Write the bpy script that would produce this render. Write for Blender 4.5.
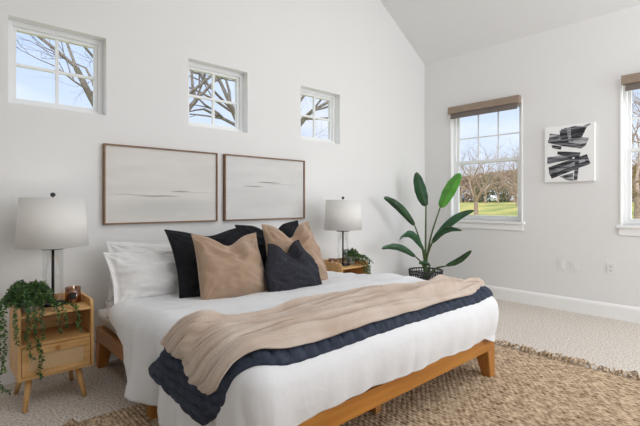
import bpy, bmesh, math, random
from mathutils import Vector, Matrix, noise
PI = math.pi
scene = bpy.context.scene
COL = scene.collection
for o in list(bpy.data.objects): bpy.data.objects.remove(o)

# ------------------------------------------------------------------ camera
cam_d = bpy.data.cameras.new('camera'); cam = bpy.data.objects.new('camera', cam_d); COL.objects.link(cam)
cam_d.sensor_width = 36; cam_d.lens = 36*426/640.0; cam_d.shift_y = -10/640.0; cam_d.clip_end = 500; cam_d.clip_start = .05
_f = Vector((.6751, .7376, 0)).normalized(); _r = Vector((_f.y, -_f.x, 0))
cam.matrix_world = Matrix(((_r.x, 0, -_f.x, 0), (_r.y, 0, -_f.y, 0), (0, 1, 0, 1.2), (0, 0, 0, 1)))
scene.camera = cam
scene.view_settings.view_transform = 'Standard'; scene.view_settings.look = 'None'
scene.view_settings.exposure = 0.11; scene.view_settings.gamma = 1; scene.view_settings.use_curve_mapping = False
scene.cycles.use_denoising = True
scene.cycles.max_bounces = 10; scene.cycles.diffuse_bounces = 6; scene.cycles.transparent_max_bounces = 16
scene.cycles.sample_clamp_indirect = 6

# ------------------------------------------------------------------ sky
W = bpy.data.worlds.new('sky'); scene.world = W; W.use_nodes = True
nt = W.node_tree; nt.nodes.clear()
out = nt.nodes.new('ShaderNodeOutputWorld'); bg = nt.nodes.new('ShaderNodeBackground'); nt.links.new(bg.outputs[0], out.inputs[0])
tc = nt.nodes.new('ShaderNodeTexCoord'); sep = nt.nodes.new('ShaderNodeSeparateXYZ'); nt.links.new(tc.outputs['Generated'], sep.inputs[0])
rp = nt.nodes.new('ShaderNodeValToRGB'); nt.links.new(sep.outputs[2], rp.inputs[0])
rp.color_ramp.elements[0].position = 0.0; rp.color_ramp.elements[0].color = (.74, .82, .95, 1)
rp.color_ramp.elements[1].position = .45; rp.color_ramp.elements[1].color = (.44, .60, .92, 1)
_e = rp.color_ramp.elements.new(.85); _e.color = (1.9, 2.05, 2.3, 1)
ns = nt.nodes.new('ShaderNodeTexNoise'); ns.inputs['Scale'].default_value = 3.0; ns.inputs['Detail'].default_value = 5
mp = nt.nodes.new('ShaderNodeMapping'); mp.inputs['Scale'].default_value = (1, 1, 2.5); nt.links.new(tc.outputs['Generated'], mp.inputs[0]); nt.links.new(mp.outputs[0], ns.inputs[0])
cr = nt.nodes.new('ShaderNodeValToRGB'); nt.links.new(ns.outputs[0], cr.inputs[0])
cr.color_ramp.elements[0].position = .45; cr.color_ramp.elements[0].color = (0, 0, 0, 1); cr.color_ramp.elements[1].position = .68; cr.color_ramp.elements[1].color = (.8, .8, .8, 1)
mx = nt.nodes.new('ShaderNodeMix'); mx.data_type = 'RGBA'; nt.links.new(cr.outputs[0], mx.inputs[0]); nt.links.new(rp.outputs[0], mx.inputs[6]); mx.inputs[7].default_value = (.90, .94, 1.0, 1)
nt.links.new(mx.outputs[2], bg.inputs[0]); bg.inputs[1].default_value = 1.08

def light(kind, name, loc, target, energy, color, sx=1, sy=1):
    d = bpy.data.lights.new(name, kind); d.energy = energy; d.color = color
    if kind == 'AREA': d.shape = 'RECTANGLE'; d.size = sx; d.size_y = sy
    else: d.angle = math.radians(3)
    o = bpy.data.objects.new(name, d); COL.objects.link(o); o.location = loc
    o.rotation_euler = (Vector(target)-Vector(loc)).to_track_quat('-Z', 'Y').to_euler(); return o
light('SUN', 'sun', (-10, -10, 14), (0, 0, 0), 2.2, (1, .94, .85))
light('AREA', 'added_fill_rear', (2.4, -2.45, 1.7), (3.4, 3, 1.2), 42, (.95, .965, 1), 4.2, 2.6)  # added soft fill behind the camera; the front wall has no opening
light('AREA', 'added_fill_overhead', (2.6, -.2, 3.7), (3.6, 1.2, 0), 46, (.96, .97, 1), 3.0, 2.2)  # added overhead fill lamp
light('AREA', 'added_fill_right', (5.12, -1.2, 1.75), (2.9, 2.9, 1.5), 96, (.91, .955, 1), 2.7, 2.3)  # added out-of-view fill brightening the corner; no window is modelled here

# ------------------------------------------------------------------ materials
def mat(name, col, rough=.6, col2=None, scale=20, detail=3, bump=0, bscale=None, bdist=.002, stretch=(1, 1, 1), metal=0, sheen=0, ramp=(.35, .65), trans=0, spec=.5, coat=0):
    m = bpy.data.materials.new(name); m.use_nodes = True; n = m.node_tree; b = n.nodes['Principled BSDF']
    b.inputs['Roughness'].default_value = rough; b.inputs['Metallic'].default_value = metal
    b.inputs['Sheen Weight'].default_value = sheen; b.inputs['Specular IOR Level'].default_value = spec; b.inputs['Coat Weight'].default_value = coat
    b.inputs['Base Color'].default_value = (*col, 1)
    t = n.nodes.new('ShaderNodeTexCoord'); mpg = n.nodes.new('ShaderNodeMapping'); mpg.inputs['Scale'].default_value = stretch
    n.links.new(t.outputs['Object'], mpg.inputs[0])
    if col2:
        nz = n.nodes.new('ShaderNodeTexNoise'); nz.inputs['Scale'].default_value = scale; nz.inputs['Detail'].default_value = detail
        n.links.new(mpg.outputs[0], nz.inputs[0]); r = n.nodes.new('ShaderNodeValToRGB')
        r.color_ramp.elements[0].position = ramp[0]; r.color_ramp.elements[1].position = ramp[1]
        r.color_ramp.elements[0].color = (*col, 1); r.color_ramp.elements[1].color = (*col2, 1)
        n.links.new(nz.outputs[0], r.inputs[0]); n.links.new(r.outputs[0], b.inputs['Base Color'])
    if bump:
        nb = n.nodes.new('ShaderNodeTexNoise'); nb.inputs['Scale'].default_value = bscale or scale; nb.inputs['Detail'].default_value = 4
        n.links.new(mpg.outputs[0], nb.inputs[0]); bu = n.nodes.new('ShaderNodeBump'); bu.inputs['Strength'].default_value = bump; bu.inputs['Distance'].default_value = bdist
        n.links.new(nb.outputs[0], bu.inputs['Height']); n.links.new(bu.outputs[0], b.inputs['Normal'])
    if trans: b.inputs['Transmission Weight'].default_value = trans
    return m
def glass_mat(name, tint=(1, 1, 1), gloss=.06, k=.5):
    m = bpy.data.materials.new(name); m.use_nodes = True; n = m.node_tree; n.nodes.clear()
    o = n.nodes.new('ShaderNodeOutputMaterial'); x = n.nodes.new('ShaderNodeMixShader'); a = n.nodes.new('ShaderNodeBsdfTransparent'); g = n.nodes.new('ShaderNodeBsdfGlossy')
    fr = n.nodes.new('ShaderNodeLayerWeight'); fr.inputs[0].default_value = .35; mu = n.nodes.new('ShaderNodeMath'); mu.operation = 'MULTIPLY_ADD'
    mu.inputs[1].default_value = k; mu.inputs[2].default_value = gloss*.3; n.links.new(fr.outputs['Fresnel'], mu.inputs[0])
    a.inputs[0].default_value = (*tint, 1); g.inputs['Roughness'].default_value = .03
    n.links.new(mu.outputs[0], x.inputs[0]); n.links.new(a.outputs[0], x.inputs[1]); n.links.new(g.outputs[0], x.inputs[2]); n.links.new(x.outputs[0], o.inputs[0]); return m
def knit(name, c1, c2, axis_scale, bump, bscale=1.0):
    m = mat(name, c1, .95, c2, 6, 4, sheen=.2, spec=.15); n = m.node_tree; b = n.nodes['Principled BSDF']
    uv = n.nodes.new('ShaderNodeTexCoord'); wv = n.nodes.new('ShaderNodeTexWave'); wv.bands_direction = 'X'; wv.inputs['Scale'].default_value = axis_scale; wv.inputs['Distortion'].default_value = .6
    wv2 = n.nodes.new('ShaderNodeTexWave'); wv2.bands_direction = 'Y'; wv2.inputs['Scale'].default_value = axis_scale*.8; wv2.inputs['Distortion'].default_value = .6
    n.links.new(uv.outputs['UV'], wv.inputs[0]); n.links.new(uv.outputs['UV'], wv2.inputs[0])
    mm = n.nodes.new('ShaderNodeMath'); mm.operation = 'ADD'; n.links.new(wv.outputs['Fac'], mm.inputs[0]); n.links.new(wv2.outputs['Fac'], mm.inputs[1])
    bu = n.nodes.new('ShaderNodeBump'); bu.inputs['Strength'].default_value = bump; bu.inputs['Distance'].default_value = .003*bscale
    n.links.new(mm.outputs[0], bu.inputs['Height']); n.links.new(bu.outputs[0], b.inputs['Normal']); return m
M = {}
M['wall'] = mat('wall_paint', (.79, .785, .775), .85, bump=.06, bscale=220)
M['ceil'] = mat('ceiling_paint', (.80, .80, .795), .9)
M['trim'] = mat('white_trim', (.90, .90, .89), .4)
M['vinyl'] = mat('window_vinyl', (.84, .85, .85), .4)
M['carpet'] = mat('carpet', (.46, .395, .34), 1, (.80, .74, .67), 75, 4, bump=1, bscale=120, bdist=.008, ramp=(.36, .60), spec=.1)
M['glass'] = glass_mat('window_glass', gloss=0, k=.16)
M['lampglass'] = glass_mat('lamp_glass', (.985, .99, .99), .02, .12)
M['amber'] = glass_mat('smoked_candle_glass', (.86, .66, .46), .3)
M['oak'] = mat('light_oak', (.52, .285, .095), .45, (.68, .41, .175), 14, 5, stretch=(.35, 3, 3), bump=.06, bscale=60)
M['oakv'] = mat('light_oak_upright', (.52, .285, .095), .45, (.68, .41, .175), 14, 5, stretch=(3, 3, .35), bump=.06, bscale=60)
M['bedwood'] = mat('honey_wood', (.38, .142, .020), .4, (.50, .21, .034), 9, 6, stretch=(.25, 4, 4), bump=.05, bscale=50)
M['bedwoody'] = mat('honey_wood_side', (.34, .15, .045), .42, (.44, .21, .07), 9, 6, stretch=(4, .25, 4), bump=.05, bscale=50)
M['bedwoodz'] = mat('honey_wood_leg', (.35, .135, .024), .42, (.46, .195, .04), 9, 6, stretch=(4, 4, .3), bump=.05, bscale=50)
M['walnut'] = mat('walnut_frame', (.16, .08, .037), .5, (.24, .13, .06), 20, 4, stretch=(.3, 1, 3))
M['black'] = mat('black_metal', (.018, .018, .02), .38, metal=.4)
M['shade'] = mat('linen_shade', (.88, .87, .85), .9, (.83, .82, .80), 250, 2, bump=.15, bscale=300)
_n = M['shade'].node_tree; _t = _n.nodes.new('ShaderNodeBsdfTranslucent'); _t.inputs[0].default_value = (.92, .90, .86, 1); _x = _n.nodes.new('ShaderNodeMixShader'); _x.inputs[0].default_value = .2
_n.links.new(_n.nodes['Principled BSDF'].outputs[0], _x.inputs[1]); _n.links.new(_t.outputs[0], _x.inputs[2]); _n.links.new(_x.outputs[0], _n.nodes['Material Output'].inputs[0])
M['white'] = mat('white_cotton', (.76, .765, .78), .9, bump=.25, bscale=9, bdist=.02, sheen=.2, spec=.2)
M['pwhite'] = mat('white_pillow_cotton', (.80, .79, .785), .9, bump=.35, bscale=11, bdist=.02, sheen=.2, spec=.2)
M['sheet'] = mat('off_white_sheet', (.76, .74, .72), .9, bump=.5, bscale=10, bdist=.03)
M['blackf'] = mat('black_linen', (.009, .0095, .012), .9, (.017, .0175, .021), 90, 3, bump=.5, bscale=14, bdist=.01, spec=.2)
M['tan'] = mat('tan_velvet', (.36, .245, .165), .85, (.43, .30, .21), 6, 4, bump=.4, bscale=200, bdist=.001, sheen=.35, spec=.15)
M['navy'] = mat('charcoal_navy_linen', (.026, .026, .034), .9, (.046, .046, .058), 120, 3, bump=.4, bscale=200, bdist=.001, spec=.15)
M['quilt'] = mat('dark_blue_quilt', (.028, .035, .055), .85, (.048, .060, .088), 30, 3, bump=.5, bscale=30, bdist=.006, spec=.2)
M['throw'] = knit('blush_knit', (.71, .555, .445), (.83, .70, .60), 55, .7)
M['jute'] = mat('jute', (.19, .115, .065), .95, (.72, .56, .39), 62, 5, stretch=(1, .5, 1), ramp=(.30, .66), spec=.1)
M['wicker'] = mat('blackened_wicker', (.025, .025, .03), .6)
M['soil'] = mat('soil', (.05, .035, .025), 1)
M['terracotta'] = mat('grey_stone_pot', (.35, .35, .33), .8, (.5, .5, .48), 30)
M['leafA'] = mat('dark_green_leaf', (.009, .045, .014), .3, (.017, .08, .024), 8, 3, stretch=(1, 1, 1), bump=.2, bscale=60)
M['leafB'] = mat('bright_green_leaf', (.06, .26, .02), .4, (.09, .33, .035), 8, 3, bump=.2, bscale=60)
M['leafC'] = mat('blue_green_leaf', (.018, .075, .034), .3, (.03, .115, .05), 8, 3, bump=.2, bscale=60)
M['stem'] = mat('plant_stem', (.07, .12, .03), .5)
M['pearls'] = mat('trailing_leaf', (.018, .06, .015), .5, (.05, .13, .03), 60, 2)
M['pearls2'] = mat('yellow_green_leaf', (.13, .2, .03), .5, (.2, .28, .05), 60, 2)
M['blind'] = mat('woven_taupe', (.25, .19, .14), .85, (.36, .28, .215), 120, 2, stretch=(1, .1, 4))
M['blind2'] = mat('shade_fabric', (.16, .135, .12), .9, (.22, .19, .17), 120, 2, stretch=(1, .1, 4))
M['wax'] = mat('candle_wax', (.75, .55, .42), .6)
M['label'] = mat('black_label', (.02, .02, .02), .5)
M['plate'] = mat('switch_plastic', (.80, .80, .79), .3)
M['dark'] = mat('dark_slot', (.02, .02, .02), .6)
M['bark'] = mat('grey_bark', (.13, .11, .095), .95, (.25, .215, .18), 12, 4)
M['bark2'] = mat('tan_bark', (.28, .20, .15), .95, (.46, .36, .28), 12, 4)
M['grass'] = mat('field_grass', (.15, .20, .04), 1, (.44, .37, .11), .35, 6, stretch=(.4, 1, 1))
M['ever'] = mat('evergreen', (.05, .09, .03), 1, (.10, .15, .05), 3, 4)
M['brush'] = mat('dry_brush', (.30, .20, .14), 1, (.56, .43, .33), .6, 6)

def paint_material(name, base, base2, strokes, halo=True):
    """soft horizontal seascape painting: object coords x = width, z = height"""
    m = mat(name, base, .8, base2, 3.2, 6, stretch=(.6, 1, 3.0)); n = m.node_tree; b = n.nodes['Principled BSDF']
    src = b.inputs['Base Color'].links[0].from_socket
    t = n.nodes.new('ShaderNodeTexCoord'); s = n.nodes.new('ShaderNodeSeparateXYZ'); n.links.new(t.outputs['Object'], s.inputs[0])
    nz = n.nodes.new('ShaderNodeTexNoise'); nz.inputs['Scale'].default_value = 7; nz.inputs['Detail'].default_value = 8; n.links.new(t.outputs['Object'], nz.inputs[0])
    def mth(op, a, bb, c=None):
        q = n.nodes.new('ShaderNodeMath'); q.operation = op
        for i, v in enumerate([a, bb, c]):
            if v is None: continue
            if isinstance(v, (int, float)): q.inputs[i].default_value = v
            else: n.links.new(v, q.inputs[i])
        return q.outputs[0]
    for (cx, cz, hw, hh, col, k) in strokes:
        zz = mth('MULTIPLY_ADD', nz.outputs[0], .012, s.outputs[2])
        dz = mth('DIVIDE', mth('SUBTRACT', zz, cz+.006), hh); dx = mth('DIVIDE', mth('SUBTRACT', s.outputs[0], cx), hw)
        e = mth('ADD', mth('MULTIPLY', dz, dz), mth('MULTIPLY', dx, dx))
        f = mth('MULTIPLY', mth('MAXIMUM', mth('SUBTRACT', 1, e), 0), k)
        q = n.nodes.new('ShaderNodeMix'); q.data_type = 'RGBA'; n.links.new(f, q.inputs[0]); n.links.new(src, q.inputs[6]); q.inputs[7].default_value = (*col, 1); src = q.outputs[2]
    n.links.new(src, b.inputs['Base Color']); return m

# ------------------------------------------------------------------ mesh helpers
def tag(o, label=None, cat=None, group=None, kind=None):
    if label: o['label'] = label
    if cat: o['category'] = cat
    if group: o['group'] = group
    if kind: o['kind'] = kind
    return o
def empty(name, loc=(0, 0, 0), label=None, cat=None, group=None, kind=None):
    o = bpy.data.objects.new(name, None); COL.objects.link(o); o.location = loc; o.empty_display_size = .1
    return tag(o, label, cat, group, kind)
def obj(name, bm, m, parent=None, smooth=False, loc=None):
    me = bpy.data.meshes.new(name); bm.normal_update(); bm.to_mesh(me); bm.free()
    for x in (m if isinstance(m, (list, tuple)) else [m]): me.materials.append(x)
    if smooth:
        for p in me.polygons: p.use_smooth = True
    o = bpy.data.objects.new(name, me); COL.objects.link(o)
    if parent is not None: o.parent = parent
    if loc: o.location = loc
    return o
def struct(name, bm, m, parent=None):
    o = obj(name, bm, m, parent)
    if parent is None: o['kind'] = 'structure'
    return o
def B(): return bmesh.new()
def box(bm, x0, x1, y0, y1, z0, z1, mi=0, bev=0):
    t = bmesh.new(); bmesh.ops.create_cube(t, size=1)
    bmesh.ops.scale(t, vec=(abs(x1-x0), abs(y1-y0), abs(z1-z0)), verts=t.verts); bmesh.ops.translate(t, vec=((x0+x1)/2, (y0+y1)/2, (z0+z1)/2), verts=t.verts)
    if bev: bmesh.ops.bevel(t, geom=list(t.edges), offset=bev, segments=2, affect='EDGES', profile=.7)
    merge(bm, t, mi); return bm
def merge(bm, t, mi=0):
    vm = {v: bm.verts.new(v.co) for v in t.verts}
    for f in t.faces:
        try: g = bm.faces.new([vm[v] for v in f.verts]); g.material_index = mi; g.smooth = f.smooth
        except ValueError: pass
    t.free()
def quad(bm, pts, mi=0):
    f = bm.faces.new([bm.verts.new(p) for p in pts]); f.material_index = mi; return f
def lathe(bm, prof, c=(0, 0, 0), n=32, mi=0, closed=False):
    rings = [[bm.verts.new((c[0]+r*math.cos(2*PI*i/n), c[1]+r*math.sin(2*PI*i/n), c[2]+z)) for i in range(n)] for r, z in prof]
    pairs = list(zip(rings[:-1], rings[1:]))
    if closed: pairs.append((rings[-1], rings[0]))
    for a, b in pairs:
        for i in range(n):
            f = bm.faces.new((a[i], a[(i+1) % n], b[(i+1) % n], b[i])); f.smooth = True; f.material_index = mi
    if not closed:
        if prof[0][0] > 1e-4: bm.faces.new(list(reversed(rings[0]))).material_index = mi
        if prof[-1][0] > 1e-4: bm.faces.new(rings[-1]).material_index = mi
def tube(bm, pts, rad, n=6, mi=0, cap=True):
    pts = [Vector(p) for p in pts]; rings = []
    up = Vector((0, 0, 1)); last = None
    for i, p in enumerate(pts):
        d = (pts[min(i+1, len(pts)-1)]-pts[max(i-1, 0)]).normalized()
        if last is None: a = d.cross(up if abs(d.z) < .95 else Vector((1, 0, 0))).normalized()
        else:
            a = (last-d*last.dot(d))
            a = a.normalized() if a.length > 1e-5 else d.orthogonal().normalized()
        last = a; b = d.cross(a); r = rad[i] if isinstance(rad, (list, tuple)) else rad
        rings.append([bm.verts.new(p+(a*math.cos(2*PI*k/n)+b*math.sin(2*PI*k/n))*r) for k in range(n)])
    for a, b in zip(rings[:-1], rings[1:]):
        for k in range(n):
            f = bm.faces.new((a[k], a[(k+1) % n], b[(k+1) % n], b[k])); f.smooth = True; f.material_index = mi
    if cap:
        bm.faces.new(list(reversed(rings[0]))).material_index = mi; bm.faces.new(rings[-1]).material_index = mi
def prism(bm, pts, vec, mi=0):
    """extrude closed polygon (list of 3d pts) along vec"""
    a = [bm.verts.new(p) for p in pts]; b = [bm.verts.new(Vector(p)+Vector(vec)) for p in pts]; n = len(pts)
    bm.faces.new(list(reversed(a))).material_index = mi; bm.faces.new(b).material_index = mi
    for i in range(n): bm.faces.new((a[i], a[(i+1) % n], b[(i+1) % n], b[i])).material_index = mi
def fixn(bm): bmesh.ops.recalc_face_normals(bm, faces=list(bm.faces)); return bm
def gridmesh(nu, nv, fn, uvs=None, mi=0):
    bm = bmesh.new(); g = [[bm.verts.new(fn(i/(nu-1), j/(nv-1))) for j in range(nv)] for i in range(nu)]
    uvl = bm.loops.layers.uv.new('UVMap') if uvs else None
    for i in range(nu-1):
        for j in range(nv-1):
            f = bm.faces.new((g[i][j], g[i+1][j], g[i+1][j+1], g[i][j+1])); f.smooth = True; f.material_index = mi
            if uvl:
                for l, (a, b) in zip(f.loops, ((i, j), (i+1, j), (i+1, j+1), (i, j+1))): l[uvl].uv = (a/(nu-1)*uvs[0], b/(nv-1)*uvs[1])
    return bm
def interp(x, tab):
    if x <= tab[0][0]: return tab[0][1]
    for (a, b), (c, d) in zip(tab[:-1], tab[1:]):
        if x <= c:
            t = (x-a)/(c-a); t = t*t*(3-2*t); return b+(d-b)*t
    return tab[-1][1]
def sm(a, b, x): t = max(0, min(1, (x-a)/(b-a))); return t*t*(3-2*t)
def nz(x, y, z=0, s=1): return noise.noise(Vector((x*s, y*s, z*s)))
def copy_tree(o, parent=None):
    c = o.copy(); COL.objects.link(c); c.parent = parent
    for ch in list(o.children): copy_tree(ch, c)
    return c

# ------------------------------------------------------------------ room shell
YA, XB = 3.49, 5.23; XL, YF = -2.0, -2.7; EAVE = 3.18; XR = 1.62; ZR = 5.38; TH = .16
SMALL = [(.383, .989, 1.868, 2.452), (1.649, 2.251, 1.873, 2.455), (2.915, 3.507, 1.883, 2.455)]
BIGW = [(2.14, 3.06, .975, 2.44), (.21, 1.13, .975, 2.44)]
def holed_wall(bm, s0, s1, z0, z1, holes, to3):
    ss = sorted({s0, s1, *[h[0] for h in holes], *[h[1] for h in holes]}); zs = sorted({z0, z1, *[h[2] for h in holes], *[h[3] for h in holes]})
    for t in (0, TH):
        for a, b in zip(ss[:-1], ss[1:]):
            for c, d in zip(zs[:-1], zs[1:]):
                if any(h[0] <= a and b <= h[1] and h[2] <= c and d <= h[3] for h in holes): continue
                quad(bm, [to3(a, c, t), to3(b, c, t), to3(b, d, t), to3(a, d, t)])
    for h in holes:
        a, b, c, d = h; n0 = len(bm.faces)
        for (p, q) in (((a, c), (b, c)), ((b, c), (b, d)), ((b, d), (a, d)), ((a, d), (a, c))):
            quad(bm, [to3(*p, 0), to3(*q, 0), to3(*q, TH), to3(*p, TH)], 1)
bm = B(); holed_wall(bm, XL, XB, 0, 2.6, SMALL, lambda s, z, t: (s, YA+t, z))
for t in (0, TH): quad(bm, [(XL, YA+t, 2.6), (XB, YA+t, 2.6), (XB, YA+t, EAVE), (XR, YA+t, ZR), (XL, YA+t, EAVE)])
bmesh.ops.remove_doubles(bm, verts=bm.verts, dist=1e-5); struct('wall_back', fixn(bm), [M['wall'], M['trim']])
bm = B(); holed_wall(bm, YF, YA, 0, EAVE, BIGW, lambda s, z, t: (XB+t, s, z))
quad(bm, [(XB, YA, 0), (XB+TH, YA, 0), (XB+TH, YA, EAVE), (XB, YA, EAVE)])
bmesh.ops.remove_doubles(bm, verts=bm.verts, dist=1e-5); struct('wall_right', fixn(bm), [M['wall'], M['trim']])
bm = B(); box(bm, XL-TH, XL, YF, YA, 0, EAVE); struct('wall_left', bm, M['wall'])
bm = B(); prism(bm, [(XL, YF, 0), (XB, YF, 0), (XB, YF, EAVE), (XR, YF, ZR), (XL, YF, EAVE)], (0, -TH, 0)); struct('wall_front', fixn(bm), M['wall'])
bm = B(); box(bm, XL-TH, XB+TH, YF-TH, YA+TH, -.12, 0); struct('floor', bm, M['carpet'])
bm = B()
prism(bm, [(XL-TH, YF-TH, EAVE-.098), (XR, YF-TH, ZR), (XB+TH, YF-TH, EAVE-.098), (XB+TH, YF-TH, EAVE+.1), (XR, YF-TH, ZR+.2), (XL-TH, YF-TH, EAVE+.1)], (0, YA-YF+2*TH, 0))
struct('ceiling', fixn(bm), M['ceil'])
def baseboard(name, a, b, axis, face, sgn):
    # profile: flat 0.13 with small ogee top
    pr = [(0, 0), (.016, 0), (.016, .125), (.012, .14), (.006, .152), (0, .155)]
    bm = B()
    if axis == 'x': pts = [(a, face+sgn*p, z) for p, z in pr]; v = (b-a, 0, 0)
    else: pts = [(face+sgn*p, a, z) for p, z in pr]; v = (0, b-a, 0)
    prism(bm, pts, v); struct(name, fixn(bm), M['trim'])
baseboard('baseboard_back', XL, XB, 'x', YA, -1)
baseboard('baseboard_right', YF, YA, 'y', XB, -1)

def window_small(k, s0, s1, z0, z1):
    w = empty('window_%d' % k, ((s0+s1)/2, YA+.12, z0), kind='structure')
    cx, y, h, hw = 0, 0, z1-z0, (s1-s0)/2
    f = B(); fw = .035
    for a in ((-hw, -hw+fw, 0, h), (hw-fw, hw, 0, h), (-hw+fw, hw-fw, 0, fw), (-hw+fw, hw-fw, h-fw, h)): box(f, a[0], a[1], -.04, .035, a[2], a[3], bev=.004)
    obj('window_frame', f, M['vinyl'], w)
    f = B(); g = fw+.022; i0 = fw-.002
    for a in ((-hw+i0, -hw+g, i0, h-i0), (hw-g, hw-i0, i0, h-i0), (-hw+g, hw-g, i0, g), (-hw+g, hw-g, h-g, h-i0)): box(f, a[0], a[1], -.02, .02, a[2], a[3], bev=.003)
    obj('sash', f, M['vinyl'], w)
    f = B(); box(f, -.010, .010, -.012, .012, g-.002, h-g+.002); box(f, -hw+g-.002, hw-g+.002, -.011, .011, h/2-.010, h/2+.010); obj('muntin', f, M['vinyl'], w)
    f = B(); box(f, -hw+g-.003, hw-g+.003, -.002, .002, g-.003, h-g+.003); obj('glass_pane', f, M['glass'], w)
for k, a in enumerate(SMALL): window_small(k+1, *a)

def window_big(k, s0, s1, z0, z1):
    c = (s0+s1)/2; w = empty('window_%d' % k, (XB, c, z0), kind='structure'); hw = (s1-s0)/2; h = z1-z0
    f = B(); X0, X1 = .05, .13
    for a in ((-hw, -hw+.03, 0, h), (hw-.03, hw, 0, h), (-hw+.03, hw-.03, 0, .03), (-hw+.03, hw-.03, h-.03, h)): box(f, X0, X1, a[0], a[1], a[2], a[3], bev=.004)
    obj('window_frame', f, M['vinyl'], w)
    mid = .765
    def sash(name, za, zb, xa, xb, r):
        f = B()
        for a in ((-hw+.028, -hw+.03+r, za, zb), (hw-.03-r, hw-.028, za, zb), (-hw+.03+r, hw-.03-r, za, za+r), (-hw+.03+r, hw-.03-r, zb-r, zb)): box(f, xa, xb, a[0], a[1], a[2], a[3], bev=.003)
        s = obj(name, f, M['vinyl'], w)
        f = B(); xm = (xa+xb)/2; box(f, xm-.002, xm+.002, -hw+.03+r-.003, hw-.03-r+.003, za+r-.003, zb-r+.003); obj('glass_pane', f, M['glass'], s); return s, xm
    sash('lower_sash', .03, mid+.02, .055, .085, .036)
    s, xm = sash('upper_sash', mid-.02, h-.03, .09, .12, .03)
    f = B(); iw = hw-.06
    for q in (-1, 1): box(f, xm-.006, xm+.006, q*iw/3-.008, q*iw/3+.008, mid, h-.05)
    for q in (.5,): zc = mid+(h-.05-mid)*q; box(f, xm-.0055, xm+.0055, -iw, iw, zc-.008, zc+.008)
    obj('muntin', f, M['vinyl'], s)
    f = B(); box(f, -.035, .05, -hw-.045, hw+.045, -.028, 0, bev=.005); obj('window_sill', f, M['trim'], w)
    f = B(); box(f, -.014, 0, -hw-.025, hw+.025, -.105, -.028, bev=.003); obj('apron', f, M['trim'], w)
    f = B()
    for q in (-1, 1): box(f, -.012, .002, q*(hw+.018), q*hw-.0*q, 0, h+.01, bev=.003)
    obj('side_casing', f, M['trim'], w)
    return w
for k, a in enumerate(BIGW): window_big(k+4, *a)
def blind(c, lab):
    t = empty('roller_blind', (XB, c, 2.385), lab, 'blind')
    f = B(); box(f, -.085, -.013, -.47, .47, .012, .10, bev=.004); obj('valance', f, M['blind'], t)
    f = B(); box(f, -.060, -.055, -.44, .44, -.045, .03); obj('shade_cloth', f, M['blind2'], t)
    f = B(); box(f, -.066, -.050, -.441, .441, -.058, -.040, bev=.004); obj('hem_bar', f, M['blind2'], t)
blind(2.605, 'taupe woven roller blind rolled up above the window beside the plant')
blind(.65, 'taupe woven roller blind above the window cut off by the right edge of the photo')

def wall_plate(y, z, name, lab, kind):
    t = empty(name, (XB, y, z), lab, kind if kind != 'outlet' else 'outlet')
    f = B(); box(f, -.006, 0, -.037, .037, -.058, .058, bev=.002); obj('cover_plate', f, M['plate'], t)
    if kind == 'outlet':
        f = B()
        for dz in (-.022, .022):
            box(f, -.0065, -.005, -.016, .016, dz-.015, dz+.015); 
        obj('socket_face', f, M['plate'], t)
        for dz in (-.022, .022):
            f = B()
            for dy in (-.006, .006): box(f, -.0075, -.006, dy-.0016, dy+.0016, dz-.004, dz+.006)
            box(f, -.0075, -.006, -.003, .003, dz-.011, dz-.007)
            obj('socket_slots', f, M['dark'], t)
    else:
        f = B(); box(f, -.010, -.005, -.015, .015, -.030, .030, bev=.001); obj('rocker', f, M['plate'], t)
wall_plate(1.70, .505, 'switch_plate', 'white wall plate left of a matching plate, below the abstract canvas', 'switch')
wall_plate(1.565, .503, 'switch_plate', 'white wall plate right of a matching plate, below the abstract canvas', 'switch')
wall_plate(1.228, .518, 'wall_outlet', 'white double outlet with dark slots on the right wall', 'outlet')

# ------------------------------------------------------------------ wall art
def framed(x0, x1, lab, m):
    t = empty('framed_picture', ((x0+x1)/2, YA, 1.035), lab, 'picture'); hw = (x1-x0)/2; h = .615; w = .012
    f = B()
    for a in ((-hw, -hw+w, 0, h), (hw-w, hw, 0, h), (-hw+w, hw-w, 0, w), (-hw+w, hw-w, h-w, h)): box(f, a[0], a[1], -.038, -.001, a[2], a[3], bev=.0015)
    obj('picture_frame', f, M['walnut'], t)
    f = B(); box(f, -hw+w, hw-w, -.024, -.004, w, h-w); obj('canvas', f, m, t)
G = (.17, .155, .14)
m1 = paint_material('seascape_left', (.68, .65, .61), (.74, .715, .685), [(-.06, .222, .22, .006, G, .9), (.13, .262, .10, .008, (.30, .27, .25), .9), (-.30, .232, .16, .0035, (.38, .35, .33), .8), (.3, .255, .2, .0035, (.4, .38, .36), .6), (0, .12, .6, .10, (.54, .54, .52), .6), (.14, .07, .07, .03, (.70, .70, .69), .5)])
m2 = paint_material('seascape_right', (.66, .65, .635), (.72, .715, .70), [(.02, .367, .17, .007, G, .9), (-.16, .325, .13, .007, (.26, .24, .23), .9), (.2, .352, .22, .004, (.4, .38, .36), .7), (0, .2, .6, .12, (.62, .61, .59), .5), (-.1, .51, .06, .025, (.72, .72, .71), .5)])
framed(.962, 1.912, 'wide walnut-framed pale seascape on the wall, nearer the left bedside lamp', m1)
framed(1.984, 2.944, 'wide walnut-framed pale seascape on the wall, nearer the right bedside lamp', m2)

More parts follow.
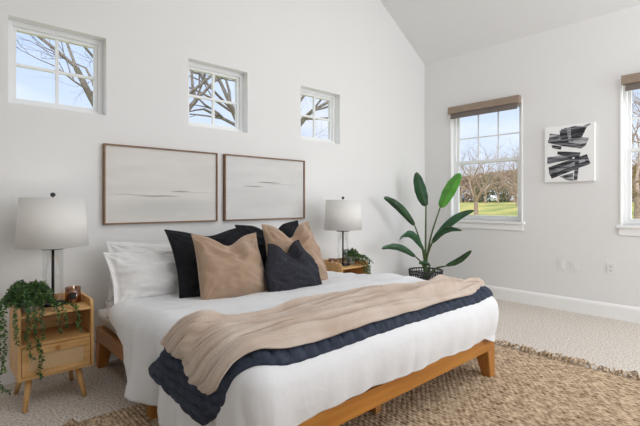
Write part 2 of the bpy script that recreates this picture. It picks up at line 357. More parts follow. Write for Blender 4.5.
cv = empty('abstract_canvas', (XB, 1.614, 1.437), 'square white canvas with bold black brush strokes on the right wall', 'picture')
f = B(); box(f, -.034, 0, -.248, .248, 0, .625, bev=.002); obj('canvas', f, M['trim'], cv)
mk = mat('black_paint', (.012, .012, .018), .6, (.34, .34, .37), 40, 4, stretch=(1, .10, 1.3), ramp=(.46, .74))
mk2 = mat('dry_grey_paint', (.035, .035, .045), .7, (.55, .55, .57), 30, 5, stretch=(1, .14, 1.2), ramp=(.36, .66))
f = B()
def stroke(pts, mi=0, lift=.0):   # px fractions inside canvas: u right 0..1, v up 0..1 in the wall plane seen from the room
    front = []; 
    n = len(pts)
    for u, v in pts: front.append((-.0345-lift, .248-.496*u, .625*v))
    prism(f, [(p[0]+.001, p[1], p[2]) for p in front], (-.0015, 0, 0), mi)
S = lambda c, lift: stroke([(x/340., 1-y/426.) for x, y in [((a-18)*1.12, (b-40)*1.22) for a, b in c]], 0, lift)
def S2(c, lift, mi=0):
    stroke([((a-18)/292., 1-(b-38)/345.) for a, b in c], mi, lift)
S2([(50, 78), (110, 92), (120, 60), (200, 48), (262, 60), (255, 92), (235, 120), (280, 128), (262, 170), (232, 180), (150, 160), (40, 132)], 0, 1)
S2([(110, 70), (150, 52), (165, 150), (120, 140)], .0016)
S2([(175, 52), (268, 62), (240, 120), (180, 140)], .0016)
S2([(38, 118), (120, 138), (230, 160), (262, 172), (235, 188), (130, 165), (40, 136)], .0020)
S2([(60, 150), (122, 165), (118, 185), (66, 172)], .0012)
S2([(98, 195), (150, 200), (232, 212), (226, 240), (170, 236), (96, 212)], .0014)
S2([(36, 228), (180, 216), (184, 250), (34, 266)], 0, 1)
S2([(36, 226), (60, 224), (62, 262), (34, 266)], .0018); S2([(50, 250), (185, 232), (186, 248), (40, 268)], .0016)
S2([(44, 290), (150, 258), (262, 228), (285, 280), (240, 292), (60, 355), (44, 330)], 0, 1)
S2([(42, 290), (150, 258), (265, 226), (270, 244), (150, 282), (46, 312)], .0018)
S2([(50, 335), (160, 300), (262, 268), (285, 284), (240, 298), (140, 334), (62, 362)], .0018)
S2([(248, 232), (268, 224), (288, 282), (268, 290)], .0022)
S2([(200, 215), (228, 215), (222, 300), (214, 375), (192, 378), (200, 300)], .0024)
S2([(110, 350), (190, 330), (188, 380), (150, 372)], 0, 1)
S2([(130, 345), (188, 335), (186, 352), (140, 362)], .0018)
S2([(228, 62), (262, 50), (285, 44), (290, 50), (240, 80)], .0014, 1)
obj('brush_strokes', fixn(f), [mk, mk2], cv)

# ------------------------------------------------------------------ rug
RX0, RX1, RY0, RY1 = .58, 3.50, .10, 2.60
def rug():
    t = empty('jute_rug', ((RX0+RX1)/2, (RY0+RY1)/2, 0), 'large braided natural jute rug under the foot of the bed', 'rug')
    ox, oy = t.location.x, t.location.y
    rowp, stp = .0245, .036
    nu = int((RX1-RX0)/rowp*6)+1; nv = int((RY1-RY0)/stp*6)+1
    def fn(u, v):
        x = RX0+u*(RX1-RX0); y = RY0+v*(RY1-RY0)
        row = x/rowp; ri = math.floor(row); ph = (ri % 2)*.5+.12*nz(ri*7.3, y*2)
        a = abs(math.sin(PI*row)); b = abs(math.sin(PI*(y/stp+ph)))
        z = .004+.0095*(a**.6)*(.45+.55*b**.7)+.002*nz(x*40, y*40)
        ex = .012*nz(y*9, 3)*(1 if u in (0, 1) else 0); ey = .006*nz(x*9, 5)*(1 if v in (0, 1) else 0)
        if u in (0, 1) or v in (0, 1): z = .001
        return (x+ex-ox, y+ey-oy, z)
    obj('woven_field', gridmesh(nu, nv, fn), M['jute'], t)
    rnd = random.Random(4)
    for xe, sg in ((RX1, 1), (RX0, -1)):
        bm = B(); y = RY0+.01
        while y < RY1-.01:
            L = rnd.uniform(.05, .12)
            for s in range(rnd.randint(3, 5)):
                a = rnd.uniform(-.75, .75); l = L*rnd.uniform(.7, 1.15); hgt = rnd.uniform(.004, .045)
                p = [(xe-.006*sg-ox, y-oy+rnd.uniform(-.008, .008), .009)]
                for q in (.35, .7, 1.0): p.append((xe+sg*l*q*math.cos(a*q)-ox, y-oy+l*q*math.sin(a*q)+rnd.uniform(-.008, .008), .006+hgt*math.sin(PI*q*.9)))
                tube(bm, p, [.006, .0055, .005, .003], 5)
            y += rnd.uniform(.025, .042)
        obj('fringe', bm, M['jute'], t, True)
rug()

# ------------------------------------------------------------------ bed
BX0, BX1, BY0, BY1 = .90, 2.88, 1.36, 3.42
bed = empty('platform_bed', ((BX0+BX1)/2, 2.4, 0), 'honey-coloured wooden platform bed frame with tapered legs', 'bed'); bo = bed.location
def bpart(name, fn, m):
    bm = B(); fn(bm); bmesh.ops.translate(bm, vec=-Vector(bo), verts=bm.verts); return obj(name, bm, m, bed)
bpart('foot_rail', lambda b: box(b, BX0, BX1, BY0, BY0+.03, .195, .292, bev=.004), M['bedwood'])
bpart('head_rail', lambda b: box(b, BX0, BX1, BY1-.03, BY1, .195, .292, bev=.004), M['bedwood'])
bpart('side_rail', lambda b: box(b, BX0, BX0+.03, BY0+.031, BY1-.031, .195, .292, bev=.004), M['bedwoody'])
bpart('side_rail', lambda b: box(b, BX1-.03, BX1, BY0+.031, BY1-.031, .195, .292, bev=.004), M['bedwoody'])
bpart('platform', lambda b: box(b, BX0+.031, BX1-.031, BY0+.031, BY1-.031, .262, .288), M['bedwoody'])
bpart('centre_beam', lambda b: box(b, (BX0+BX1)/2-.03, (BX0+BX1)/2+.03, BY0+.031, BY1-.031, .19, .261), M['bedwoody'])
def leg(bm, cx, cy, sx, sy, top=.292):
    # outer faces vertical, inner faces taper
    w1, w0 = .105, .062
    X = lambda w: (cx, cx+sx*w); Y = lambda w: (cy, cy+sy*w)
    zt = .2
    a = [(X(w0)[i], Y(w0)[j], .0) for i, j in ((0, 0), (1, 0), (1, 1), (0, 1))]; c = [(X(w1)[i], Y(w1)[j], zt) for i, j in ((0, 0), (1, 0), (1, 1), (0, 1))]
    va = [bm.verts.new(p) for p in a]; vc = [bm.verts.new(p) for p in c]; bm.faces.new(va); bm.faces.new(vc)
    for i in range(4): bm.faces.new((va[i], va[(i+1) % 4], vc[(i+1) % 4], vc[i]))
    fixn(bm); bmesh.ops.bevel(bm, geom=list(bm.edges), offset=.004, segments=2, affect='EDGES')
e = .003
for cx, cy, sx, sy in ((BX0-e, BY0-e, 1, 1), (BX1+e, BY0-e, -1, 1), (BX0-e, BY1+e, 1, -1), (BX1+e, BY1+e, -1, -1)): bpart('leg', lambda b: leg(b, cx, cy, sx, sy), M['bedwoodz'])
for cx, sx in ((BX0-e, 1), (BX1+e, -1)):
    bpart('leg', lambda b: leg(b, cx, 2.35, sx, 1), M['bedwoodz'])
for cy in (1.56, 2.4, 3.2): bpart('support_leg', lambda b: box(b, 1.855, 1.90, cy, cy+.045, 0, .262, bev=.003), M['bedwoody'])

# mattress with fitted sheet
MX0, MX1, MY0, MY1 = .90, 2.84, 1.46, 3.41
def mattress():
    bm = B(); box(bm, MX0, MX1, MY0, MY1, .292, .485); bmesh.ops.bevel(bm, geom=list(bm.edges), offset=.05, segments=5, affect='EDGES')
    bmesh.ops.subdivide_edges(bm, edges=[e for e in bm.edges if e.calc_length() > .3], cuts=24, use_grid_fill=True)
    for v in bm.verts:
        n1 = nz(v.co.x*5, v.co.y*7, v.co.z*9); v.co.x += .012*n1*(1 if v.co.x > 1.8 else 1); v.co.z += .006*n1 if v.co.z > .4 else 0
    for v in bm.verts: v.co -= Vector(((MX0+MX1)/2, 2.4, 0))
    o = obj('mattress', bm, M['sheet'], None, True, ((MX0+MX1)/2, 2.4, 0)); tag(o, 'mattress in a white fitted sheet, its corner showing by the left nightstand', 'mattress')
mattress()

R = .085; EX0, EX1, EY0 = .885, 2.885, 1.345        # outer faces of the duvet
IX0, IX1, IY0 = EX0+R, EX1-R, EY0+R
def topz(x, y):
    z = .535+.04*sm(2.75, 2.2, y)+.012*nz(x*2.1, y*2.3)+.006*nz(x*6+4, y*7)+.009*nz(x*2.2+8, y*9+x*2)+.004*nz(x*5, y*19+x*5)
    z += .03*math.exp(-((x-2.72)/.16)**2-((y-2.15)/.3)**2)
    return z
def fold_out(x, y, sgn, L, R1=R):
    """outward/downward travel for arc length L"""
    if L < R1*PI/2: return R1*math.sin(L/R1), R1*(1-math.cos(L/R1))
    return R1, R1+(L-R1*PI/2)
def surf(u, v, lift=0, flare=0.0):
    du = (IX0-u) if u < IX0 else ((u-IX1) if u > IX1 else 0); dv = (IY0-v) if v < IY0 else 0
    sx = -1 if u < IX0 else 1; x = min(max(u, IX0), IX1); y = max(v, IY0); L = math.hypot(du, dv); z = topz(x, y)
    if L < 1e-6: return Vector((x, y, z+lift))
    dx, dy = sx*du/L, -dv/L; o, d = fold_out(x, y, 0, L); a = min(L/R, PI/2)
    o += lift*math.sin(a); zz = z-d+lift*math.cos(a)
    depth = max(0, d-R)
    o += flare*depth
    return Vector((x+dx*o, y+dy*o, zz))
def duvet():
    HY = 3.08
    DL = [(1.35, .49), (1.6, .47), (1.9, .50), (2.20, .51), (2.30, .50), (2.44, .47), (2.54, .43), (2.60, .33), (2.66, .24), (2.85, .18), (3.0, .13), (3.1, .10)]
    DF = [(.95, .40), (1.05, .325), (1.25, .30), (1.5, .305), (1.8, .32), (2.1, .315), (2.4, .325), (2.65, .305), (2.80, .36), (2.9, .40)]
    def fn(p, q):
        a = p*2-1; s = max(0, (abs(a)-.62)/.38); sg = -1 if a < 0 else 1
        t = max(0, (q-.72)/.28); x = IX0+(min(max(a, -.62), .62)/.62+1)/2*(IX1-IX0); y = HY+(IY0-HY)*min(q/.72, 1)
        m = max(s, t); z = topz(x, y)
        # edge at head folds under a little
        z -= .05*sm(3.0, HY, y)
        if m <= 0: return (x, y, z)
        th = math.atan2(t, s); c, sn = math.cos(th), math.sin(th)
        Ds = (interp(y, DL) if sg < 0 else .38+.02*math.sin(y*9)); Df = interp(x, DF); D = Ds*c*c+Df*sn*sn
        L = m*D; o, d = fold_out(x, y, 0, L); depth = max(0, d-R*.5)/.4
        per = (y-IY0)-th*.22-((x-IX0) if sg < 0 else (IX1-x) if sn > .999 and x > 2.2 else (IX1-x))*(1 if s <= 0 else 0)
        if s <= 0: per = -PI/2*.22-(x-IX0 if x < 1.88 else IX1-x)
        fo = .028*math.sin(per*15+2.5*nz(per*2, 1)+d*2)+.016*math.sin(per*37+1.3+d*4)+.034*nz(per*7, d*3, 2)+.012*nz(per*19, d*9, 4)
        fo *= 1-.68*sm(.3, 1, sn)
        bulge = .022*math.sin(min(1, d/.26)*PI)*(.6+.4*sn)
        o += fo*min(depth, 1.2)+bulge
        if sg < 0:
            fl = .10*math.exp(-((y-2.48)/.13)**2)+.05*math.exp(-((y-2.0)/.12)**2)-.045*math.exp(-((y-2.22)/.035)**2)
            o += fl*max(0, depth)*c
            o -= .012*depth
        z2 = z-d
        if t > 0 and s <= 0: o = o
        return (x+sg*c*o, y-sn*o, z2)
    bm = gridmesh(190, 170, fn)
    for v in bm.verts: v.co -= Vector((1.88, 2.2, .3))
    o = obj('duvet', bm, M['white'], None, True, (1.88, 2.2, .3)); tag(o, 'white cotton duvet hanging loosely over the bed sides', 'duvet')
    s = o.modifiers.new('thick', 'SOLIDIFY'); s.thickness = .018; s.offset = -1
duvet()

def ribbon(name, lower, upper, uL, uR, nu, nv, lift, m, lab, cat, th, uvs=None, orient=1):
    def fn(p, q):
        return surf2(p, q)
    def surf2(p, q):
        # p along, q across (0 lower/foot edge, 1 upper/head edge)
        u0, v0 = path(lower, p); u1, v1 = path(upper, p)
        u = u0+(u1-u0)*q; v = v0+(v1-v0)*q
        return surf(u, v, lift(p, q, u, v), .0)
    bm = gridmesh(nu, nv, fn, uvs)
    for v in bm.verts: v.co -= Vector((1.88, 1.6, .5))
    bmesh.ops.reverse_faces(bm, faces=list(bm.faces))
    o = obj(name, bm, m, None, True, (1.88, 1.6, .5)); tag(o, lab, cat)
    s = o.modifiers.new('thick', 'SOLIDIFY'); s.thickness = th; s.offset = -1
    return o
def path(pts, p):
    # piecewise linear w/ arc length, softened
    d = [0]
    for a, b in zip(pts[:-1], pts[1:]): d.append(d[-1]+math.hypot(b[0]-a[0], b[1]-a[1]))
    t = p*d[-1]
    for i in range(len(pts)-1):
        if t <= d[i+1]+1e-9:
            f = (t-d[i])/(d[i+1]-d[i]); return (pts[i][0]+(pts[i+1][0]-pts[i][0])*f, pts[i][1]+(pts[i+1][1]-pts[i][1])*f)
    return pts[-1]
def spline(pts, k=8):
    r = []
    P = [pts[0]]+list(pts)+[pts[-1]]
    for i in range(1, len(P)-2):
        for j in range(k):
            t = j/k; q = []
            for c in range(len(pts[0])):
                p0, p1, p2, p3 = P[i-1][c], P[i][c], P[i+1][c], P[i+2][c]
                q.append(.5*(2*p1+(p2-p0)*t+(2*p0-5*p1+4*p2-p3)*t*t+(3*p1-p0-3*p2+p3)*t**3))
            r.append(tuple(q))
    r.append(tuple(pts[-1])); return r
q_low = spline([(.60, 1.68), (.72, 1.53), (.86, 1.44), (1.0, 1.365), (1.3, 1.355), (2.0, 1.357), (2.6, 1.36), (2.82, 1.365), (3.0, 1.39)])
q_up = spline([(.66, 2.30), (.76, 2.16), (.86, 2.05), (1.0, 1.95), (1.4, 1.88), (1.9, 1.86), (2.4, 1.80), (2.78, 1.78), (2.98, 1.76)])
def q_lift(p, q, u, v):
    e = 1-abs(2*q-1)**7; ee = 1-abs(2*p-1)**60
    ch = abs(math.sin(PI*(p*2.6+q*.12)/.078))**.55; cv_ = abs(math.sin(PI*q*.52/.085))**.5
    return .014+(.034*e*(.25+.75*ch))*ee+.008*cv_*(1-sm(.8, 1.1, u))*e + .004*nz(u*6, v*6)
ribbon('quilted_coverlet', q_low, q_up, 0, 0, 300, 60, q_lift, M['quilt'], 'dark navy channel-quilted coverlet folded across the foot of the bed', 'coverlet', .012)
t_low = spline([(.785, 1.56), (.84, 1.48), (.93, 1.415), (1.1, 1.39), (1.5, 1.388), (2.0, 1.39), (2.5, 1.395), (2.72, 1.41), (2.86, 1.43)])
t_up = spline([(.85, 1.97), (.90, 1.88), (1.0, 1.80), (1.4, 1.78), (1.8, 1.75), (2.25, 1.66), (2.6, 1.70), (2.76, 1.70), (2.87, 1.64)])
def t_lift(p, q, u, v):
    w = q+.07*nz(u*1.5, 3)+.035*nz(u*4, q*2)+.04*(u-1.8)
    hang = 1-.62*sm(1.15, .85, u)
    f = abs(math.sin(PI*(w*6.2+.45*nz(u*1.1, 9)+.2))); r2 = abs(math.sin(PI*(w*15.3+.7*nz(u*1.6, 2)))); amp = .35+1.3*(nz(u*1.3, q*4, 5)+.5)
    e = 1-abs(2*q-1)**12
    peak = -.012*sm(2.3, 2.6, u)+.026*math.exp(-((u-2.66)/.09)**2-((q-.88)/.12)**2)
    fold = .018*sm(.60, .64, q+.04*nz(u*4, 1))*sm(1.25, .9, u)
    return .049+.012*sm(1.1, .9, u)+(.048*f*amp+.018*r2)*(.15+.85*e)*(1-.65*sm(.7, 1, q)*sm(1.3, 1.8, u))*hang+.003*nz(u*9, v*9)+peak+fold
th_ = ribbon('throw_blanket', t_low, t_up, 0, 0, 300, 130, t_lift, M['throw'], 'blush beige knitted throw gathered in folds over the coverlet', 'throw', .008, (3.2, 1.4))
# step the left hem
for v in th_.data.vertices:
    x, y = v.co.x+1.88, v.co.y+1.6
    k = sm(1.06, .86, x)
    if k > 0:
        st = .055*sm(1.72, 1.78, y)*sm(2.1, 1.9, y)
        v.co.z += .05*k*sm(1.70, 1.76, y)*(1 if x < .95 else sm(1.06, .95, x))

# ------------------------------------------------------------------ pillows
def pillow(name, c, w, h, th, lean, m, lab, cat, yaw=0, roll=0, chop=0, pinch=0, flange=0, ear=.05, seed=0, group=None, seam=None, sag=.06, stripe=0, cw=.30, rough=1):
    """c = bottom centre; lean = angle back from vertical (rad)"""
    N = 56; bm = B()
    rx = Matrix.Rotation(yaw, 3, 'Z') @ Matrix.Rotation(-lean, 3, 'X') @ Matrix.Rotation(roll, 3, 'Y')
    def shape(a, b, side):
        # a,b in -1..1
        fl = 1-flange; A, Bb = a/fl, b/fl
        ed = max(abs(A), abs(Bb))
        if ed >= 1 and flange: t = .004
        else:
            t = (max(0, 1-A*A)**.52)*(max(0, 1-Bb*Bb)**.52)*(1-.10*A*A*Bb*Bb)+.0
            t = .004+th*t*(1-.30*b)   # heavier at the bottom
        # outline: sides pull in mid-way, corners point out
        x = a*w/2*(1-ear*(1-b*b)); z = b*h/2*(1-ear*(1-a*a))
        if b < 0: z += sag*h*.5*(a*a)*(b*b)*.5
        if chop:
            k = math.exp(-(a/cw)**2)*sm(-.35, 1, b)
            z -= chop*k*(1 if b > 0 else .0+1)
            t -= (t*.6)*math.exp(-((a-.2*(1-b))/(cw*.5))**2)*sm(-.25, .9, b)
            t += .022*(1 if side < 0 else 0)*math.exp(-((b-.42-.35*a*a)/.10)**2)*math.exp(-(a/.55)**2)
            x *= 1-pinch*sm(-.2, 1, b)
            t += .02*math.exp(-((a-.38)/.2)**2)*sm(0, .6, b)*sm(1, .8, b)
        w_ = rough*(nz(a*1.8+seed*3.1, b*2.6, side*2+seed)*.016+nz(a*4+seed, b*7+a*2, side+seed)*.008)
        # tension creases radiating from corners
        cr_ = 0
        for cxn, czn in ((-1, -1), (1, -1), (-1, 1), (1, 1)):
            r = math.hypot(a-cxn, b-czn); ang = math.atan2(b-czn, a-cxn)
            cr_ += rough*.006*math.sin(ang*13+seed*2)*math.exp(-(r/.55)**2)*sm(0, .25, r)
        if stripe: w_ += -.003*(1 if (b*stripe) % 1 < .12 else 0)
        fade = min(1, (1-max(abs(a), abs(b)))*6)
        y = side*(t+(w_+cr_)*fade)
        return rx @ Vector((x, y, z+h/2*(1-0)))
    gr = {}
    for side in (-1, 1):
        for i in range(N+1):
            for j in range(N+1):
                if side == 1 and (i in (0, N) or j in (0, N)): gr[side, i, j] = gr[-1, i, j]; continue
                a = math.sin((i/N-.5)*PI)*.55+(2*i/N-1)*.45; b = math.sin((j/N-.5)*PI)*.55+(2*j/N-1)*.45
                gr[side, i, j] = bm.verts.new(shape(a, b, side))
    for side in (-1, 1):
        for i in range(N):
            for j in range(N):
                vs = [gr[side, i, j], gr[side, i+1, j], gr[side, i+1, j+1], gr[side, i, j+1]]
                if side == 1: vs.reverse()
                f = bm.faces.new(vs); f.smooth = True
    rim = [gr[-1, i, 0].co.copy() for i in range(N+1)]+[gr[-1, N, j].co.copy() for j in range(1, N+1)]+[gr[-1, i, N].co.copy() for i in range(N-1, -1, -1)]+[gr[-1, 0, j].co.copy() for j in range(N-1, -1, -1)]
    t = empty(name, c, lab, cat, group)
    obj('cushion_body', bm, m, t)
    if seam:
        b2 = B(); tube(b2, rim, .0035, 5, cap=False); obj('piping', b2, seam, t)
    return t
PW = M['pwhite']
pillow('pillow', (1.27, 3.19, .49), .72, .43, .07, .26, PW, 'white pillow at the very back left, only its top corner showing', 'pillow', seed=1, ear=.05, flange=.09, sag=0, roll=.05, rough=1.6)
pillow('pillow', (1.25, 2.98, .485), .73, .43, .11, .50, PW, 'white flanged pillow in front of the rearmost white one, left of the black cushion', 'pillow', seed=2, ear=.08, flange=.10, sag=.1, roll=-.02, rough=2.2)
pillow('pillow', (2.44, 3.02, .485), .70, .42, .09, .46, PW, 'white pillow mostly hidden behind the right tan cushion', 'pillow', seed=3, ear=.05, flange=.09, sag=0, rough=1.6)
pillow('euro_cushion', (1.57, 2.76, .505), .66, .56, .09, .46, M['blackf'], 'large black linen cushion behind the left tan cushion', 'cushion', seed=4, ear=.11, chop=.04, cw=.45, seam=M['blackf'], rough=1.4)
pillow('euro_cushion', (2.22, 2.83, .505), .68, .58, .09, .46, M['blackf'], 'large black linen cushion behind the right tan cushion', 'cushion', seed=5, ear=.08, chop=.10, roll=-.03, seam=M['blackf'])
pillow('throw_cushion', (1.57, 2.55, .52), .55, .50, .12, .42, M['tan'], 'tan velvety cushion with a dented top, left of the small dark cushion', 'cushion', seed=6, ear=.09, chop=.075, cw=.42, pinch=.05, roll=.03, seam=M['tan'], rough=1.4)
pillow('throw_cushion', (2.21, 2.60, .52), .56, .56, .12, .42, M['tan'], 'tan velvety cushion with a deeply chopped top, behind the small dark cushion', 'cushion', seed=7, ear=.06, chop=.12, cw=.40, pinch=.12, roll=-.02, seam=M['tan'], rough=1.9)
pillow('small_cushion', (2.00, 2.42, .525), .50, .41, .11, .40, M['navy'], 'small charcoal navy cushion with a chopped top, foremost on the bed', 'cushion', seed=8, ear=.05, chop=.085, cw=.38, pinch=.40, stripe=9, seam=M['blackf'], roll=-.04, rough=1.5)

# ------------------------------------------------------------------ nightstands
def nightstand(name, c, lab):
    t = empty(name, c, lab, 'nightstand')
    W2, D = .196, .345; T = .016     # origin: front-centre on the floor, depth towards +y
    zb, zt, zr = .18, .553, .598
    for s in (-1, 1):
        bm = B(); x0 = s*W2; x1 = s*(W2-T)
        pr = [(0, zb), (D, zb), (D, zr)]
        for k in range(7):
            a = k/6*PI/2; pr.append((.045-.045*math.sin(a), zr-.045+.045*math.cos(a)))
        prism(bm, [(x0, y, z) for y, z in pr], (x1-x0, 0, 0)); obj('side_panel', fixn(bm), M['oakv'], t)
    bm = B(); box(bm, -W2+T, W2-T, .004, D-T, zt-.016, zt, bev=.002); obj('top_board', bm, M['oak'], t)
    bm = B(); box(bm, -W2+T, W2-T, D-T, D, zb, zr, bev=.001); obj('back_panel', bm, M['oak'], t)
    bm = B(); box(bm, -W2+T, W2-T, .012, D-T, .366, .384, bev=.001); obj('shelf', bm, M['oak'], t)
    bm = B(); box(bm, -W2+T, W2-T, .004, D-T, zb, zb+.016, bev=.001); obj('bottom_board', bm, M['oak'], t)
    # drawer with cane front
    bm = B(); a, b = W2-T-.003, .034; z0, z1 = zb+.018, .363
    for q in ((-a, a, z0, z0+.026), (-a, a, z1-.044, z1), (-a, -a+b, z0+.026, z1-.044), (a-b, a, z0+.026, z1-.044)): box(bm, q[0], q[1], .002, .020, q[2], q[3], bev=.0012)
    box(bm, -a, a, .022, .33, z0+.01, z1-.04)
    d = obj('drawer', bm, M['oak'], t)
    bm = B(); box(bm, -a+b, a-b, .009, .016, z0+.026, z1-.044); obj('cane_panel', bm, M['cane'], d)
    bm = B(); tube(bm, [(0, .003, z1-.022), (0, -.010, z1-.022), (0, -.014, z1-.022), (0, -.024, z1-.022)], [.006, .006, .013, .012], 16); obj('knob', bm, M['bedwoodz'], d)
    for sx in (-1, 1):
        for sy in (0, 1):
            bm = B(); yt = .06 if sy == 0 else D-.07; yb = .0 if sy == 0 else D-.01
            tube(bm, [(sx*.125-.008, yt, zb), (sx*.155-.008, yb, .0)], [.019, .0125], 16); obj('leg', bm, M['oakv'], t)
    return t
def cane():
    m = mat('woven_cane', (.62, .44, .25), .7); n = m.node_tree; b = n.nodes['Principled BSDF']
    t = n.nodes.new('ShaderNodeTexCoord'); mp_ = n.nodes.new('ShaderNodeMapping'); mp_.inputs['Scale'].default_value = (125, 125, 125); n.links.new(t.outputs['Object'], mp_.inputs[0])
    ck = n.nodes.new('ShaderNodeTexChecker'); ck.inputs['Scale'].default_value = 1; n.links.new(mp_.outputs[0], ck.inputs[0]); ck.inputs[1].default_value = (.66, .47, .27, 1); ck.inputs[2].default_value = (.52, .34, .17, 1)
    n.links.new(ck.outputs[0], b.inputs['Base Color']); return m
M['cane'] = cane()
NS1 = (.562, 2.935, 0); NS2 = (3.19, 2.955, 0)
nightstand('nightstand', NS1, 'oak nightstand with cane drawer and splayed legs, left of the bed')
nightstand('nightstand', NS2, 'oak nightstand right of the bed, mostly hidden behind the duvet')

def lamp(c, lab):
    t = empty('table_lamp', c, lab, 'lamp')
    bm = B(); lathe(bm, [(.074, 0), (.076, .003), (.076, .010), (.070, .014), (.02, .014)]); obj('base', bm, M['black'], t)
    bm = B(); tube(bm, [(0, 0, .013), (0, 0, .368)], .0085, 14); obj('pole', bm, M['black'], t)
    bm = B(); lathe(bm, [(.0575, .0145), (.0575, .352), (.0555, .352), (.0555, .0145)], closed=True); obj('glass_cylinder', bm, M['lampglass'], t)
    bm = B(); lathe(bm, [(.068, .353), (.069, .355), (.069, .364), (.066, .367)]); obj('top_cap', bm, M['black'], t)
    bm = B(); lathe(bm, [(.200, .370), (.180, .680), (.1785, .680), (.1985, .370)], n=64, closed=True); sh = obj('lamp_shade', bm, M['shade'], t)
    bm = B(); lathe(bm, [(.013, .43), (.014, .46), (.030, .50), (.028, .525), (.014, .54), (.002, .543)], n=20); obj('bulb', bm, M['trim'], t)
    ld = bpy.data.lights.new('bulb_light', 'POINT'); ld.energy = 1.0; ld.color = (1, .93, .84); ld.shadow_soft_size = .04
    lo = bpy.data.objects.new('bulb_light', ld); COL.objects.link(lo); lo.parent = t; lo.location = (.045, -.03, .53)
    bm = B()
    for k in range(3): a = k*2*PI/3; tube(bm, [(0, 0, .672), (.179*math.cos(a), .179*math.sin(a), .672)], .002, 5)
    tube(bm, [(0, 0, .366), (0, 0, .674)], .004, 8); obj('shade_carrier', bm, M['black'], t)
    bm = B(); lathe(bm, [(.004, .672), (.004, .686), (.012, .690), (.0155, .700), (.012, .710), (.003, .714)], n=20); obj('finial', bm, M['black'], t)
    return t
lamp((.578, 3.155, .553), 'glass column table lamp with white shade on the left nightstand')
lamp((3.17, 3.11, .553), 'glass column table lamp with white shade on the right nightstand')
def candle(c, s, lab, label=True):
    t = empty('candle', c, lab, 'candle')
    bm = B(); r = .040*s; h = .088*s; lathe(bm, [(r*.94, 0), (r, .004), (r, h), (r-.0025, h), (r-.0025, .005), (.001, .005)], n=36); obj('glass_jar', bm, M['amber'], t)
    bm = B(); lathe(bm, [(r-.004, .006), (r-.004, h*.62), (.002, h*.62)], n=30); obj('wax', bm, M['wax'], t)
    if label:
        bm = B(); g = []
        a0 = math.atan2(-c[1], -c[0])
        for k in range(9):
            a = a0-.42+.84*k/8; g.append(((r+.0008)*math.cos(a), (r+.0008)*math.sin(a)))
        for (x0, y0), (x1, y1) in zip(g[:-1], g[1:]): quad(bm, [(x0, y0, h*.25), (x1, y1, h*.25), (x1, y1, h*.72), (x0, y0, h*.72)])
        obj('paper_label', bm, M['label'], t)
candle((.688, 3.14, .553), 1.12, 'amber glass candle with black label beside the left lamp')
candle((3.045, 3.15, .553), .85, 'small amber glass candle beside the right lamp', False)

# trailing plants
def leaflet(bm, p, d, n, L, w, mi=0):
    d = d.normalized(); s = d.cross(n)
    if s.length < 1e-3: s = d.orthogonal()
    s.normalize(); u = s.cross(d)
    a = bm.verts.new(p); b = bm.verts.new(p+d*L*.5+s*w*.5+u*w*.1); c = bm.verts.new(p+d*L-u*w*.15); e_ = bm.verts.new(p+d*L*.5-s*w*.5+u*w*.1)
    f = bm.faces.new((a, b, c, e_)); f.material_index = mi
def vine(bs, bl, pts, rnd, L=.016, w=.010, dens=.010, mi2=.15):
    pts = [Vector(p) for p in spline([tuple(p) for p in pts], 6)]
    tube(bs, pts, .0012, 4, cap=False)
    acc = 0
    for a, b in zip(pts[:-1], pts[1:]):
        seg = (b-a).length; k = max(1, int(seg/dens))
        for i in range(k):
            p = a+(b-a)*(i/k); t = (b-a).normalized()
            for s in (0, 1, 2):
                ang = rnd.uniform(0, 2*PI); o = t.orthogonal().normalized(); o = Matrix.Rotation(ang, 3, t) @ o
                leaflet(bl, p, o+t*rnd.uniform(.2, .9), Vector((rnd.uniform(-1, 1), rnd.uniform(-1, 1), rnd.uniform(-1, 1))), L*rnd.uniform(.7, 1.3), w*rnd.uniform(.7, 1.2), 1 if rnd.random() < mi2 else 0)
def trailing(c, lab, pot_r, pot_h, mound, mr, mh, trails, seed):
    t = empty('trailing_plant', c, lab, 'plant'); rnd = random.Random(seed)
    bm = B(); lathe(bm, [(pot_r*.75, 0), (pot_r, pot_h), (pot_r*.9, pot_h), (pot_r*.9, pot_h*.85), (.002, pot_h*.85)], n=28); obj('pot', bm, M['terracotta'], t)
    bs, bl = B(), B()
    for k in range(mound):
        a = rnd.uniform(0, 2*PI); r = mr*math.sqrt(rnd.uniform(.05, 1)); hh = mh*rnd.uniform(.5, 1)
        p0 = (.3*pot_r*math.cos(a), .3*pot_r*math.sin(a), pot_h*.8)
        p1 = (r*.6*math.cos(a), r*.6*math.sin(a), pot_h+hh); p2 = (r*math.cos(a+.2), r*math.sin(a+.2), pot_h+hh*.7-.02); p3 = (r*1.12*math.cos(a+.3), r*1.12*math.sin(a+.3), max(.012, pot_h+hh*.1-.05))
        vine(bs, bl, [p0, p1, p2, p3], rnd)
    for tr in trails:
        vine(bs, bl, [(x-c[0], y-c[1], z-c[2]) for x, y, z in tr], rnd, L=.019, w=.012, dens=.0065)
    obj('vine_stem', bs, M['stem'], t); obj('foliage', bl, [M['pearls'], M['pearls2']], t)
